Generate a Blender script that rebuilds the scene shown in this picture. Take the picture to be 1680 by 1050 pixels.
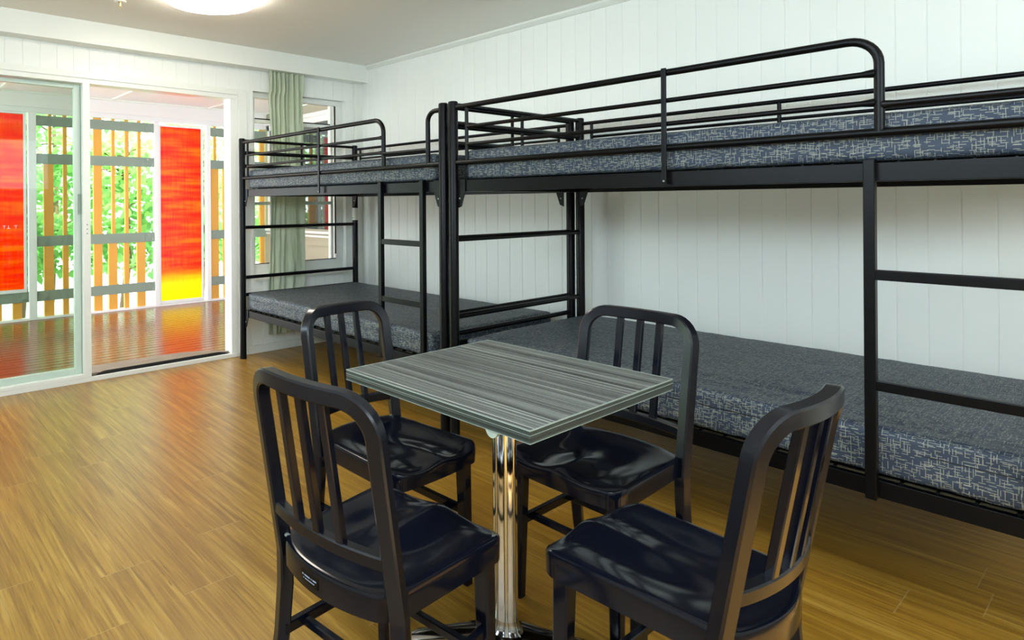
import bpy, bmesh, math, random
from mathutils import Vector, Matrix, noise
random.seed(7)
PI = math.pi
SC = bpy.context.scene
COL = SC.collection
for o in list(bpy.data.objects): bpy.data.objects.remove(o)

# ------------------------------------------------------------------ camera
F_PX, CX, CY, ROLL = 1039.02, 555.0, 332.52, math.atan(15.0/2158)
TH = math.radians(142.823)
Fw = Vector((math.cos(TH), math.sin(TH), 0)); Rt = Vector((math.sin(TH), -math.cos(TH), 0)); Up = Vector((0,0,1))
cx_ = Rt*math.cos(ROLL) - Up*math.sin(ROLL); cy_ = Rt*math.sin(ROLL) + Up*math.cos(ROLL)
cam = bpy.data.cameras.new('camera'); camo = bpy.data.objects.new('camera', cam); COL.objects.link(camo)
cam.sensor_width = 36; cam.lens = F_PX*36/1680
cam.shift_x = (840-CX)/1680; cam.shift_y = -(525-CY)/1680
cam.clip_start = .02; cam.clip_end = 200
M3 = Matrix((cx_, cy_, -Fw)).transposed()
camo.matrix_world = Matrix.Translation((4.519,-3.685,1.22)) @ M3.to_4x4()
SC.camera = camo

# ------------------------------------------------------------------ light and exposure
SC.view_settings.view_transform = 'Standard'; SC.view_settings.look = 'None'
SC.view_settings.exposure = 0.42; SC.view_settings.gamma = 1.0
try: SC.view_settings.use_curve_mapping = False
except Exception: pass
W = bpy.data.worlds.new('sky'); SC.world = W; W.use_nodes = True
bg = W.node_tree.nodes['Background']; bg.inputs[0].default_value = (.86,.95,1,1); bg.inputs[1].default_value = 5.5
def light(name, typ, loc, direction, energy, color, size=None, size_y=None, angle=None):
    l = bpy.data.lights.new(name, typ); l.energy = energy; l.color = color
    o = bpy.data.objects.new(name, l); COL.objects.link(o); o.location = loc
    o.rotation_euler = Vector(direction).to_track_quat('-Z','Y').to_euler()
    if typ == 'AREA':
        l.shape = 'RECTANGLE'; l.size = size; l.size_y = size_y
    if angle: l.angle = angle
    return o
light('sun','SUN',(0,0,8),(-.62,.12,-.72),13,(1,.95,.84),angle=.02)
light('added_fill_back','AREA',(6.1,-2.6,1.85),(-1,0,-.2),9,(.62,.84,1),2.6,.75)  # cool fill lamp at an added, unseen window behind the camera
light('added_fill_left','AREA',(3.4,-5.1,1.97),(0,1,-.30),34,(.58,.82,1),3.2,.55)  # stronger cool fill, set in the added high window beside the camera

# ------------------------------------------------------------------ materials
def nt(name):
    m = bpy.data.materials.new(name); m.use_nodes = True
    t = m.node_tree; b = t.nodes['Principled BSDF']; return m, t, b
def srgb(r,g,b):
    f = lambda c: (c/255/12.92) if c/255<=.04045 else ((c/255+.055)/1.055)**2.4
    return (f(r),f(g),f(b),1)
def mat(name, col, rough=.5, metal=0, spec=.5, coat=0, bump=0, bscale=200):
    m,t,b = nt(name); b.inputs['Base Color'].default_value = col; b.inputs['Roughness'].default_value = rough
    b.inputs['Metallic'].default_value = metal; b.inputs['Specular IOR Level'].default_value = spec
    b.inputs['Coat Weight'].default_value = coat
    n = t.nodes.new('ShaderNodeTexNoise'); n.inputs['Scale'].default_value = bscale; n.inputs['Detail'].default_value = 3
    tc = t.nodes.new('ShaderNodeTexCoord'); t.links.new(tc.outputs['Object'], n.inputs['Vector'])
    if bump:
        bp = t.nodes.new('ShaderNodeBump'); bp.inputs['Strength'].default_value = bump; bp.inputs['Distance'].default_value = .001
        t.links.new(n.outputs['Fac'], bp.inputs['Height']); t.links.new(bp.outputs['Normal'], b.inputs['Normal'])
    else:
        r = t.nodes.new('ShaderNodeMapRange'); r.inputs['To Min'].default_value = rough*.92; r.inputs['To Max'].default_value = min(1,rough*1.08)
        t.links.new(n.outputs['Fac'], r.inputs['Value']); t.links.new(r.outputs['Result'], b.inputs['Roughness'])
    return m
def ramp(t, stops):
    r = t.nodes.new('ShaderNodeValToRGB'); e = r.color_ramp.elements
    e[0].position, e[0].color = stops[0]; e[1].position, e[1].color = stops[-1]
    for p,c in stops[1:-1]:
        x = e.new(p); x.color = c
    return r
def mapping(t, src='Object', scale=(1,1,1), rot=(0,0,0), loc=(0,0,0)):
    tc = t.nodes.new('ShaderNodeTexCoord'); mp = t.nodes.new('ShaderNodeMapping')
    mp.inputs['Scale'].default_value = scale; mp.inputs['Rotation'].default_value = rot; mp.inputs['Location'].default_value = loc
    t.links.new(tc.outputs[src], mp.inputs['Vector']); return mp
def math_(t, op, a, b=None, c=None):
    n = t.nodes.new('ShaderNodeMath'); n.operation = op
    for i,v in enumerate((a,b,c)):
        if v is None: continue
        if isinstance(v,(int,float)): n.inputs[i].default_value = v
        else: t.links.new(v, n.inputs[i])
    return n.outputs[0]
def noise_(t, vec, scale, detail=4, rough=.5):
    n = t.nodes.new('ShaderNodeTexNoise'); n.inputs['Scale'].default_value = scale; n.inputs['Detail'].default_value = detail
    n.inputs['Roughness'].default_value = rough; t.links.new(vec, n.inputs['Vector']); return n
def mixc(t, fac, a, b, mode='MIX'):
    n = t.nodes.new('ShaderNodeMix'); n.data_type = 'RGBA'; n.blend_type = mode
    for k,v in ((0,fac),(6,a),(7,b)):
        if isinstance(v,(int,float)): n.inputs[k].default_value = v
        elif isinstance(v,tuple): n.inputs[k].default_value = v
        else: t.links.new(v, n.inputs[k])
    return n.outputs[2]

M = {}
M['wall'] = mat('painted_boards', srgb(242,244,238), .42, bump=.05, bscale=60)
M['ceiling'] = mat('painted_ceiling', srgb(250,248,240), .6, bump=.05, bscale=80)
M['trim'] = mat('white_trim_paint', srgb(238,240,232), .35)
M['alu'] = mat('white_aluminium', srgb(236,238,232), .3)
M['leafalu'] = mat('grey_green_aluminium', srgb(196,212,200), .35)
M['black'] = mat('satin_black_powdercoat', (.0018,.0018,.0024,1), .32, spec=.17, bump=.04, bscale=900)
M['gloss'] = mat('gloss_black_paint', (.003,.0042,.0095,1), .14, spec=.34)
M['satin'] = mat('satin_black_paint', (.004,.0050,.009,1), .25, spec=.36)
M['chrome'] = mat('polished_steel', (.82,.80,.76,1), .09, metal=1)
M['polished'] = mat('polished_base', (.35,.35,.35,1), .14, metal=1)
M['rubber'] = mat('black_rubber', (.006,.006,.006,1), .7)
M['taupe'] = mat('taupe_base_board', srgb(120,108,82), .7)
M['label'] = mat('white_label', srgb(225,225,215), .5)
M['labelink'] = mat('grey_label_print', srgb(90,95,95), .5)
M['green'] = mat('green_label_mark', srgb(60,160,50), .5)
M['brass'] = mat('brass', (.8,.6,.25,1), .3, metal=1)
M['slat'] = mat('ochre_timber', srgb(232,168,70), .5, bump=.2, bscale=40)
M['steelrail'] = mat('grey_galvanised_rail', srgb(136,150,138), .45)
M['bolt'] = mat('bolt_steel', srgb(150,155,150), .35, metal=.6)
M['post'] = mat('white_post_paint', srgb(238,238,240), .5)
M['decceil'] = mat('veranda_ceiling_paint', srgb(240,238,238), .6)
M['weather'] = mat('beige_weatherboard', srgb(176,170,150), .6)
M['ground'] = mat('pale_gravel', srgb(205,205,198), .9, bump=.6, bscale=40)
M['bark'] = mat('bark', srgb(120,100,75), .9, bump=.8, bscale=25)
M['dark'] = mat('dark_seal', (.01,.01,.01,1), .6)
M['ink'] = mat('blue_white_print', srgb(150,165,190), .5)

def m_floor():
    m,t,b = nt('honey_wood_vinyl_floor')
    tc = t.nodes.new('ShaderNodeTexCoord'); sp = t.nodes.new('ShaderNodeSeparateXYZ'); t.links.new(tc.outputs['Object'], sp.inputs[0])
    row = math_(t,'FLOOR', math_(t,'DIVIDE', sp.outputs['Y'], .18))
    wn = t.nodes.new('ShaderNodeTexWhiteNoise'); wn.noise_dimensions='1D'; t.links.new(row, wn.inputs['W'])
    xo = math_(t,'ADD', math_(t,'DIVIDE', sp.outputs['X'], 1.2), wn.outputs['Value'])
    colm = math_(t,'FLOOR', xo)
    wn2 = t.nodes.new('ShaderNodeTexWhiteNoise'); wn2.noise_dimensions='2D'
    cb = t.nodes.new('ShaderNodeCombineXYZ'); t.links.new(row, cb.inputs[0]); t.links.new(colm, cb.inputs[1]); t.links.new(cb.outputs[0], wn2.inputs['Vector'])
    off = t.nodes.new('ShaderNodeCombineXYZ'); t.links.new(math_(t,'MULTIPLY',wn2.outputs['Value'],17.), off.inputs[0]); t.links.new(math_(t,'MULTIPLY',row,3.7), off.inputs[2])
    va = t.nodes.new('ShaderNodeVectorMath'); va.operation='ADD'; t.links.new(tc.outputs['Object'], va.inputs[0]); t.links.new(off.outputs[0], va.inputs[1])
    mp = t.nodes.new('ShaderNodeMapping'); mp.inputs['Scale'].default_value = (1.1,24,1); t.links.new(va.outputs[0], mp.inputs['Vector'])
    n1 = noise_(t, mp.outputs[0], 1.6, 6, .62); n1.inputs['Distortion'].default_value = .7
    mp2 = t.nodes.new('ShaderNodeMapping'); mp2.inputs['Scale'].default_value = (2.6,95,1); t.links.new(va.outputs[0], mp2.inputs['Vector'])
    n2 = noise_(t, mp2.outputs[0], 1.6, 4, .6)
    r = ramp(t, [(.24,srgb(116,80,22)),(.42,srgb(142,103,33)),(.56,srgb(160,121,44)),(.76,srgb(188,153,76))])
    t.links.new(n1.outputs['Fac'], r.inputs[0])
    r2 = ramp(t, [(.30,(.52,.44,.34,1)),(.45,(.95,.93,.9,1)),(.62,(1.12,1.12,1.12,1))]); t.links.new(n2.outputs['Fac'], r2.inputs[0])
    c = mixc(t, .75, r.outputs[0], r2.outputs[0], 'MULTIPLY')
    tone = t.nodes.new('ShaderNodeMapRange'); tone.inputs['To Min'].default_value=.95; tone.inputs['To Max'].default_value=1.03; t.links.new(wn2.outputs['Value'], tone.inputs['Value'])
    c = mixc(t, 1., c, tone.outputs['Result'], 'MULTIPLY')
    # dark flecks
    mp3 = t.nodes.new('ShaderNodeMapping'); mp3.inputs['Scale'].default_value = (7,80,1); t.links.new(va.outputs[0], mp3.inputs['Vector'])
    n3 = noise_(t, mp3.outputs[0], 1.2, 1); fl = math_(t,'GREATER_THAN', n3.outputs['Fac'], .765)
    c = mixc(t, math_(t,'MULTIPLY',fl,.6), c, srgb(90,58,28))
    # joints
    fy = math_(t,'FRACT', math_(t,'DIVIDE', sp.outputs['Y'], .18)); fx = math_(t,'FRACT', xo)
    jx = math_(t,'LESS_THAN', fx, .0022); 
    c = mixc(t, math_(t,'MULTIPLY',jx,.2), c, srgb(225,205,165))
    jy = math_(t,'LESS_THAN', fy, .008)
    c = mixc(t, math_(t,'MULTIPLY',jy,.08), c, srgb(120,85,45))
    t.links.new(c, b.inputs['Base Color']); b.inputs['Roughness'].default_value = .31; b.inputs['Specular IOR Level'].default_value=.62
    bp = t.nodes.new('ShaderNodeBump'); bp.inputs['Strength'].default_value=.12; bp.inputs['Distance'].default_value=.001
    t.links.new(n2.outputs['Fac'], bp.inputs['Height']); t.links.new(bp.outputs[0], b.inputs['Normal'])
    return m
M['floor'] = m_floor()

def m_deck():
    m,t,b = nt('oiled_red_brown_decking')
    mp = mapping(t,'Object',(14,1.2,1)); n = noise_(t, mp.outputs[0], 3, 5, .6)
    r = ramp(t,[(.3,srgb(92,40,18)),(.5,srgb(126,62,30)),(.7,srgb(160,92,48))]); t.links.new(n.outputs['Fac'], r.inputs[0])
    t.links.new(r.outputs[0], b.inputs['Base Color']); b.inputs['Roughness'].default_value=.24; b.inputs['Coat Weight'].default_value=.2; b.inputs['Coat Roughness'].default_value=.14
    bp = t.nodes.new('ShaderNodeBump'); bp.inputs['Strength'].default_value=.15; bp.inputs['Distance'].default_value=.002
    t.links.new(n.outputs['Fac'], bp.inputs['Height']); t.links.new(bp.outputs[0], b.inputs['Normal'])
    return m
M['deck'] = m_deck()
def m_oldwood():
    m,t,b = nt('weathered_grey_timber')
    mp = mapping(t,'Object',(30,2,30)); n = noise_(t, mp.outputs[0], 2, 5, .6)
    r = ramp(t,[(.3,srgb(92,78,66)),(.7,srgb(160,144,130))]); t.links.new(n.outputs['Fac'], r.inputs[0])
    t.links.new(r.outputs[0], b.inputs['Base Color']); b.inputs['Roughness'].default_value=.7
    return m
M['oldwood'] = m_oldwood()

def m_fabric():
    m,t,b = nt('slate_blue_crosshatch_mattress_vinyl')
    tc = t.nodes.new('ShaderNodeTexCoord')
    def strokes(sx, sy, tx, ty, offs, dens):
        mp = t.nodes.new('ShaderNodeMapping'); mp.inputs['Scale'].default_value=(sx,sy,1); mp.inputs['Location'].default_value=(offs,offs*.7,0)
        t.links.new(tc.outputs['UV'], mp.inputs['Vector'])
        v = t.nodes.new('ShaderNodeTexVoronoi'); v.voronoi_dimensions='2D'; v.inputs['Scale'].default_value=1; v.inputs['Randomness'].default_value=1
        t.links.new(mp.outputs[0], v.inputs['Vector'])
        s = t.nodes.new('ShaderNodeVectorMath'); s.operation='SUBTRACT'; t.links.new(mp.outputs[0], s.inputs[0]); t.links.new(v.outputs['Position'], s.inputs[1])
        sp = t.nodes.new('ShaderNodeSeparateXYZ'); t.links.new(s.outputs[0], sp.inputs[0])
        a = math_(t,'LESS_THAN', math_(t,'ABSOLUTE', sp.outputs['X']), tx); c = math_(t,'LESS_THAN', math_(t,'ABSOLUTE', sp.outputs['Y']), ty)
        sc = t.nodes.new('ShaderNodeSeparateColor'); t.links.new(v.outputs['Color'], sc.inputs[0])
        d = math_(t,'LESS_THAN', sc.outputs[0], dens)
        return math_(t,'MULTIPLY', math_(t,'MULTIPLY', a, c), d)
    k = [strokes(46,120,.32,.10,3.1,.7), strokes(40,105,.34,.085,9.7,.5), strokes(120,40,.085,.32,5.3,.6), strokes(70,24,.05,.34,1.9,.4)]
    s = k[0]
    for x in k[1:]: s = math_(t,'MAXIMUM', s, x)
    n = noise_(t, tc.outputs['UV'], 9, 3)
    base = mixc(t, n.outputs['Fac'], srgb(38,48,63), srgb(56,67,85))
    c = mixc(t, math_(t,'MULTIPLY',s,.6), base, srgb(168,170,152))
    t.links.new(c, b.inputs['Base Color']); b.inputs['Roughness'].default_value=.5; b.inputs['Specular IOR Level'].default_value=.3
    n2 = noise_(t, tc.outputs['UV'], 14, 4)
    bp = t.nodes.new('ShaderNodeBump'); bp.inputs['Strength'].default_value=.25; bp.inputs['Distance'].default_value=.01
    t.links.new(n2.outputs['Fac'], bp.inputs['Height']); t.links.new(bp.outputs[0], b.inputs['Normal'])
    return m
M['fabric'] = m_fabric()

def m_table():
    m,t,b = nt('grey_linear_woodgrain_laminate')
    mp = mapping(t,'Object',(.5,1,1)); 
    mpa = mapping(t,'Object',(.9,230,1)); n = noise_(t, mpa.outputs[0], 1, 3, .7)
    mpb = mapping(t,'Object',(.6,60,1)); n2 = noise_(t, mpb.outputs[0], 1, 2, .6)
    r = ramp(t,[(.22,srgb(52,52,51)),(.45,srgb(70,71,70)),(.60,srgb(86,88,86)),(.68,srgb(104,108,104)),(.735,srgb(164,172,164)),(.85,srgb(110,114,110))])
    f = math_(t,'ADD', math_(t,'MULTIPLY', n.outputs['Fac'], .6), math_(t,'MULTIPLY', n2.outputs['Fac'], .4))
    f2 = math_(t,'ADD', math_(t,'MULTIPLY', math_(t,'SUBTRACT', f, .5), 1.6), .5)
    t.links.new(f2, r.inputs[0])
    mpl = mapping(t,'Object',(.22,95,1)); nl = noise_(t, mpl.outputs[0], 1, 0); mpk = mapping(t,'Object',(.3,210,1),loc=(3,1,0)); nk = noise_(t, mpk.outputs[0], 1, 0)
    l1 = math_(t,'LESS_THAN', math_(t,'ABSOLUTE', math_(t,'SUBTRACT', nl.outputs['Fac'], .55)), .018)
    l2 = math_(t,'LESS_THAN', math_(t,'ABSOLUTE', math_(t,'SUBTRACT', nk.outputs['Fac'], .58)), .03)
    ln = math_(t,'MAXIMUM', math_(t,'MULTIPLY', l1, .75), math_(t,'MULTIPLY', l2, .32))
    t.links.new(mixc(t, ln, r.outputs[0], srgb(172,178,170)), b.inputs['Base Color']); b.inputs['Roughness'].default_value=.38
    return m
M['table'] = m_table()
def m_edge():
    m,t,b = nt('grey_green_edge_band')
    mpa = mapping(t,'Object',(1.,1.,230)); n = noise_(t, mpa.outputs[0], 1, 2, .6)
    r = ramp(t,[(.35,srgb(40,47,44)),(.55,srgb(60,68,64)),(.70,srgb(96,106,100))])
    t.links.new(n.outputs['Fac'], r.inputs[0]); t.links.new(r.outputs[0], b.inputs['Base Color']); b.inputs['Roughness'].default_value=.4
    return m
M['edge'] = m_edge()
M['edgeline'] = mat('pale_edge_line', srgb(146,158,150), .4)

def m_glass(name, tint, refl):
    m = bpy.data.materials.new(name); m.use_nodes = True; t = m.node_tree; t.nodes.clear()
    out = t.nodes.new('ShaderNodeOutputMaterial'); tr = t.nodes.new('ShaderNodeBsdfTransparent'); gl = t.nodes.new('ShaderNodeBsdfGlossy')
    tr.inputs[0].default_value = tint; gl.inputs['Roughness'].default_value=.01; gl.inputs[0].default_value=(1,1,1,1)
    fr = t.nodes.new('ShaderNodeFresnel'); fr.inputs[0].default_value=1.45; mx = t.nodes.new('ShaderNodeMixShader')
    t.links.new(math_(t,'MULTIPLY', fr.outputs[0], refl), mx.inputs[0]); t.links.new(tr.outputs[0], mx.inputs[1]); t.links.new(gl.outputs[0], mx.inputs[2])
    t.links.new(mx.outputs[0], out.inputs[0]); return m
M['glass'] = m_glass('clear_window_glass',(.97,.99,.98,1),.4)
M['tint'] = m_glass('green_tinted_door_glass',(.70,.77,.71,1),.3)
M['darkglass'] = mat('dark_reflective_glass', (.02,.03,.03,1), .03, spec=1.0, coat=1)

def m_panel(name, low_yellow):
    m = bpy.data.materials.new(name); m.use_nodes = True; t = m.node_tree; t.nodes.clear()
    out = t.nodes.new('ShaderNodeOutputMaterial')
    mp = mapping(t,'Object',(1,.6,7)); n = noise_(t, mp.outputs[0], 1.6, 4, .6)
    mp2 = mapping(t,'Object',(1,60,3)); n2 = noise_(t, mp2.outputs[0], 1, 2, .5)
    f = math_(t,'ADD', n.outputs['Fac'], math_(t,'MULTIPLY', math_(t,'SUBTRACT', n2.outputs['Fac'], .5), .25))
    r = ramp(t,[(.36,(1,.03,.0,1)),(.5,(1,.14,.0,1)),(.62,(1,.32,.0,1))]); t.links.new(f, r.inputs[0])
    tc = t.nodes.new('ShaderNodeTexCoord'); sp = t.nodes.new('ShaderNodeSeparateXYZ'); t.links.new(tc.outputs['Object'], sp.inputs[0])
    mr = t.nodes.new('ShaderNodeMapRange'); mr.inputs['From Min'].default_value=low_yellow[0]; mr.inputs['From Max'].default_value=low_yellow[1]; mr.inputs['To Min'].default_value=1; mr.inputs['To Max'].default_value=0
    t.links.new(math_(t,'ADD', sp.outputs['Z'], math_(t,'MULTIPLY', math_(t,'SUBTRACT', n2.outputs['Fac'], .5), .12)), mr.inputs['Value'])
    c = mixc(t, mr.outputs['Result'], r.outputs[0], (1,.80,.0,1))
    tl = t.nodes.new('ShaderNodeBsdfTranslucent'); df = t.nodes.new('ShaderNodeBsdfPrincipled'); df.inputs['Roughness'].default_value=.25
    t.links.new(c, tl.inputs[0]); t.links.new(c, df.inputs['Base Color'])
    mx = t.nodes.new('ShaderNodeMixShader'); mx.inputs[0].default_value=.22
    t.links.new(tl.outputs[0], mx.inputs[1]); t.links.new(df.outputs[0], mx.inputs[2]); t.links.new(mx.outputs[0], out.inputs[0]); return m
M['panel_low'] = m_panel('orange_yellow_acrylic',(.22,.42))
M['panel_red'] = m_panel('red_orange_acrylic',(-.4,.15))

def m_trans(name, cols, scale, trans=.5, rough=.6):
    m = bpy.data.materials.new(name); m.use_nodes = True; t = m.node_tree; t.nodes.clear()
    out = t.nodes.new('ShaderNodeOutputMaterial'); mp = mapping(t,'Object',scale); n = noise_(t, mp.outputs[0], 1, 3)
    r = ramp(t, cols); t.links.new(n.outputs['Fac'], r.inputs[0])
    tl = t.nodes.new('ShaderNodeBsdfTranslucent'); df = t.nodes.new('ShaderNodeBsdfPrincipled'); df.inputs['Roughness'].default_value=rough
    t.links.new(r.outputs[0], tl.inputs[0]); t.links.new(r.outputs[0], df.inputs['Base Color'])
    mx = t.nodes.new('ShaderNodeMixShader'); mx.inputs[0].default_value=1-trans
    t.links.new(tl.outputs[0], mx.inputs[1]); t.links.new(df.outputs[0], mx.inputs[2]); t.links.new(mx.outputs[0], out.inputs[0]); return m
M['curtain'] = m_trans('sage_green_curtain', [(.3,srgb(198,210,180)),(.7,srgb(216,224,202))], (3,3,3), .25, .55)
M['leaf'] = m_trans('bright_green_leaf', [(.3,(.10,.34,.08,1)),(.5,(.26,.56,.16,1)),(.7,(.52,.72,.24,1))], (1.3,1.3,1.3), .5, .35)
def m_emit(name, col, s):
    m = bpy.data.materials.new(name); m.use_nodes = True; t = m.node_tree; t.nodes.clear()
    out = t.nodes.new('ShaderNodeOutputMaterial'); e = t.nodes.new('ShaderNodeEmission'); e.inputs[0].default_value=col; e.inputs[1].default_value=s
    t.links.new(e.outputs[0], out.inputs[0]); return m
M['fill_lamp'] = m_emit('cool_fill_diffuser', (.80,.92,1,1), 17.0)  # glow of the added, unseen ceiling lamp
M['lamp'] = m_emit('lit_opal_diffuser', (1,.91,.79,1), 18.5)

# ------------------------------------------------------------------ mesh helpers
def link(name, bm, m, parent=None, smooth=False, autos=True):
    bmesh.ops.recalc_face_normals(bm, faces=bm.faces[:])
    me = bpy.data.meshes.new(name); bm.to_mesh(me); bm.free()
    o = bpy.data.objects.new(name, me); COL.objects.link(o); me.materials.append(m)
    if smooth:
        for p in me.polygons: p.use_smooth = True
        if autos:
            try: me.set_sharp_from_angle(angle=math.radians(42))
            except Exception: pass
    if parent: o.parent = parent
    return o
def tag(o, label=None, cat=None, group=None, kind=None):
    if label: o['label'] = label
    if cat: o['category'] = cat
    if group: o['group'] = group
    if kind: o['kind'] = kind
    return o
def struct(o, label=None): 
    o['kind'] = 'structure'
    if label: o['label'] = label
    return o
def thing(name, loc, rz=0, **k):
    o = bpy.data.objects.new(name, None); COL.objects.link(o); o.location = loc; o.rotation_euler = (0,0,rz)
    o.empty_display_size = .1; return tag(o, **k)
def dup(root):
    r = root.copy(); COL.objects.link(r)
    for ch in root.children:
        c = ch.copy(); COL.objects.link(c); c.parent = r
        for g in ch.children:
            d = g.copy(); COL.objects.link(d); d.parent = c
    return r
def box(bm, x0,x1,y0,y1,z0,z1, bev=0):
    r = bmesh.ops.create_cube(bm, size=1)
    vs = r['verts']
    for v in vs: v.co = Vector((x0+(v.co.x+.5)*(x1-x0), y0+(v.co.y+.5)*(y1-y0), z0+(v.co.z+.5)*(z1-z0)))
    if bev:
        es = list({e for v in vs for e in v.link_edges})
        bmesh.ops.bevel(bm, geom=es, offset=bev, segments=2, affect='EDGES', profile=.6)
def newbm(): return bmesh.new()
def B(x0,x1,y0,y1,z0,z1,bev=0):
    bm = newbm(); box(bm,x0,x1,y0,y1,z0,z1,bev); return bm
def sweep(bm, pts, section, ups, close=True):
    """pts list of Vector, section list of (a,b), ups: list of (A,Bv) frame per point"""
    rings = []
    for p,(A,Bv) in zip(pts, ups):
        rings.append([bm.verts.new(p + A*a + Bv*b) for a,b in section])
    n = len(section)
    for i in range(len(rings)-1):
        for j in range(n):
            bm.faces.new((rings[i][j], rings[i][(j+1)%n], rings[i+1][(j+1)%n], rings[i+1][j]))
    if close:
        bm.faces.new(rings[0]); bm.faces.new(rings[-1])
def tube(bm, pts, r, n=12):
    pts = [Vector(p) for p in pts]; fr = []; prev = None
    for i,p in enumerate(pts):
        t = (pts[min(i+1,len(pts)-1)] - pts[max(i-1,0)]).normalized()
        if prev is None:
            a = t.orthogonal().normalized()
        else:
            a = (prev - t*prev.dot(t)); a = a.normalized() if a.length>1e-6 else t.orthogonal().normalized()
        prev = a; fr.append((a, t.cross(a)))
    if isinstance(r,(int,float)): sec = [(r*math.cos(2*PI*k/n), r*math.sin(2*PI*k/n)) for k in range(n)]; sweep(bm, pts, sec, fr)
    else:
        rings = [[bm.verts.new(p+A*rr*math.cos(2*PI*k/n)+Bv*rr*math.sin(2*PI*k/n)) for k in range(n)] for p,(A,Bv),rr in zip(pts,fr,r)]
        for i in range(len(rings)-1):
            for j in range(n): bm.faces.new((rings[i][j],rings[i][(j+1)%n],rings[i+1][(j+1)%n],rings[i+1][j]))
        bm.faces.new(rings[0]); bm.faces.new(rings[-1])
def bend(p0, corner, p1, r, seg=8):
    """polyline with a rounded corner"""
    p0,c,p1 = Vector(p0),Vector(corner),Vector(p1)
    a = (p0-c).normalized(); b = (p1-c).normalized(); s = c+a*r; e = c+b*r; o = c+a*r+b*r
    out = [p0]
    for k in range(seg+1):
        f = k/seg*PI/2
        out.append(o - b*r*math.cos(f) - a*r*math.sin(f))
    out.append(p1); return out
def lathe(bm, prof, n=32, c=(0,0)):
    rings = [[bm.verts.new((c[0]+r*math.cos(2*PI*k/n), c[1]+r*math.sin(2*PI*k/n), z)) for k in range(n)] for r,z in prof]
    for i in range(len(rings)-1):
        for j in range(n): bm.faces.new((rings[i][j],rings[i][(j+1)%n],rings[i+1][(j+1)%n],rings[i+1][j]))
    bm.faces.new(rings[0]); bm.faces.new(rings[-1])
def prism(bm, poly, axis, a, b):
    """extrude 2D poly: axis 'x': poly in (y,z); 'y': (x,z); 'z': (x,y)"""
    def P(u,v,w): return {'x':(w,u,v),'y':(u,w,v),'z':(u,v,w)}[axis]
    A = [bm.verts.new(P(u,v,a)) for u,v in poly]; Bq = [bm.verts.new(P(u,v,b)) for u,v in poly]
    bm.faces.new(A); bm.faces.new(Bq); n=len(poly)
    for i in range(n): bm.faces.new((A[i],A[(i+1)%n],Bq[(i+1)%n],Bq[i]))

# ------------------------------------------------------------------ room shell
XR, YL, ZC = 6.2, -5.2, 2.453
PITCH, GW, GD = .105, .0055, .0026
def vj(bm, axis, a0, a1, z0, z1, phase, face, back):
    """grooved lining board; axis 'x' -> runs along x at y=face; 'y' -> runs along y at x=face. back: outer side"""
    s = -1 if back>face else 1     # groove goes towards 'back'
    gx = []; k = math.ceil((a0-phase)/PITCH)
    while phase+k*PITCH < a1-GW:
        g = phase+k*PITCH
        if g > a0+GW: gx.append(g)
        k += 1
    prof = [(a0,face)]
    for g in gx: prof += [(g-GW/2,face),(g-GW*.2,face-s*GD),(g+GW*.2,face-s*GD),(g+GW/2,face)]
    prof += [(a1,face),(a1,back),(a0,back)]
    poly = [(p,q) if axis=='x' else (q,p) for p,q in prof]
    prism(bm, poly, 'z', z0, z1)
bm = B(-.0,XR,YL,.0,-.06,0); struct(link('floor', bm, M['floor']))
bm = B(-.12,XR+.12,YL-.12,.12,ZC,ZC+.1); struct(link('ceiling', bm, M['ceiling']))
bm = newbm(); vj(bm,'x',0,XR,-.06,ZC,3.143,0,.12); struct(link('wall_right', bm, M['wall']))
# door wall: openings  door y -4.05..-1.26 z 0..2.1, window y -1.121..-.173  z .60..2.135
WY0,WY1,WZ0,WZ1 = -1.121,-.173,.615,2.135
DY0,DY1,DZ = -4.0,-1.262,2.108
bm = newbm(); ph = -2.933
vj(bm,'y',YL,DY0,-.06,ZC,ph,0,-.12)
vj(bm,'y',DY0,DY1,DZ,ZC,ph,0,-.12)
vj(bm,'y',DY1,WY0,-.06,ZC,ph,0,-.12)
vj(bm,'y',WY0,WY1,WZ1,ZC,ph,0,-.12)
vj(bm,'y',WY0,WY1,-.06,WZ0,ph,0,-.12)
vj(bm,'y',WY1,.12,-.06,ZC,ph,0,-.12)
struct(link('wall_door', bm, M['wall']))
# left wall and back wall; their unseen windows are added to let in fill daylight
bm = newbm()
box(bm,-.12,XR+.12,YL-.12,YL,-.06,1.66); box(bm,-.12,XR+.12,YL-.12,YL,2.28,ZC); box(bm,-.12,1.7,YL-.12,YL,1.66,2.28); box(bm,5.1,XR+.12,YL-.12,YL,1.66,2.28)
struct(link('wall_left', bm, M['wall']))
bm = newbm()
box(bm,XR,XR+.12,YL,.12,-.06,1.42); box(bm,XR,XR+.12,YL,.12,2.28,ZC); box(bm,XR,XR+.12,YL,-4.0,1.42,2.28); box(bm,XR,XR+.12,-1.2,.12,1.42,2.28)
struct(link('wall_back', bm, M['wall']))
def added_window(n, ax, p, a0,a1,z0,z1):
    t = thing('window_%d'%n,(0,0,0)); struct(t)
    bm = newbm()
    def bx(u0,u1,v0,v1):
        if ax=='y': box(bm,u0,u1,p-.04,p,v0,v1)
        else: box(bm,p,p+.04,u0,u1,v0,v1)
    bx(a0,a1,z0,z0+.05); bx(a0,a1,z1-.05,z1); bx(a0,a0+.05,z0,z1); bx(a1-.05,a1,z0,z1); m_=(a0+a1)/2; bx(m_-.025,m_+.025,z0,z1)
    link('frame',bm,M['alu'],t); return t
added_window(2,'y',YL-.03,1.7,5.1,1.66,2.28); added_window(3,'x',XR+.03,-4.0,-1.2,1.42,2.28)

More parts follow.
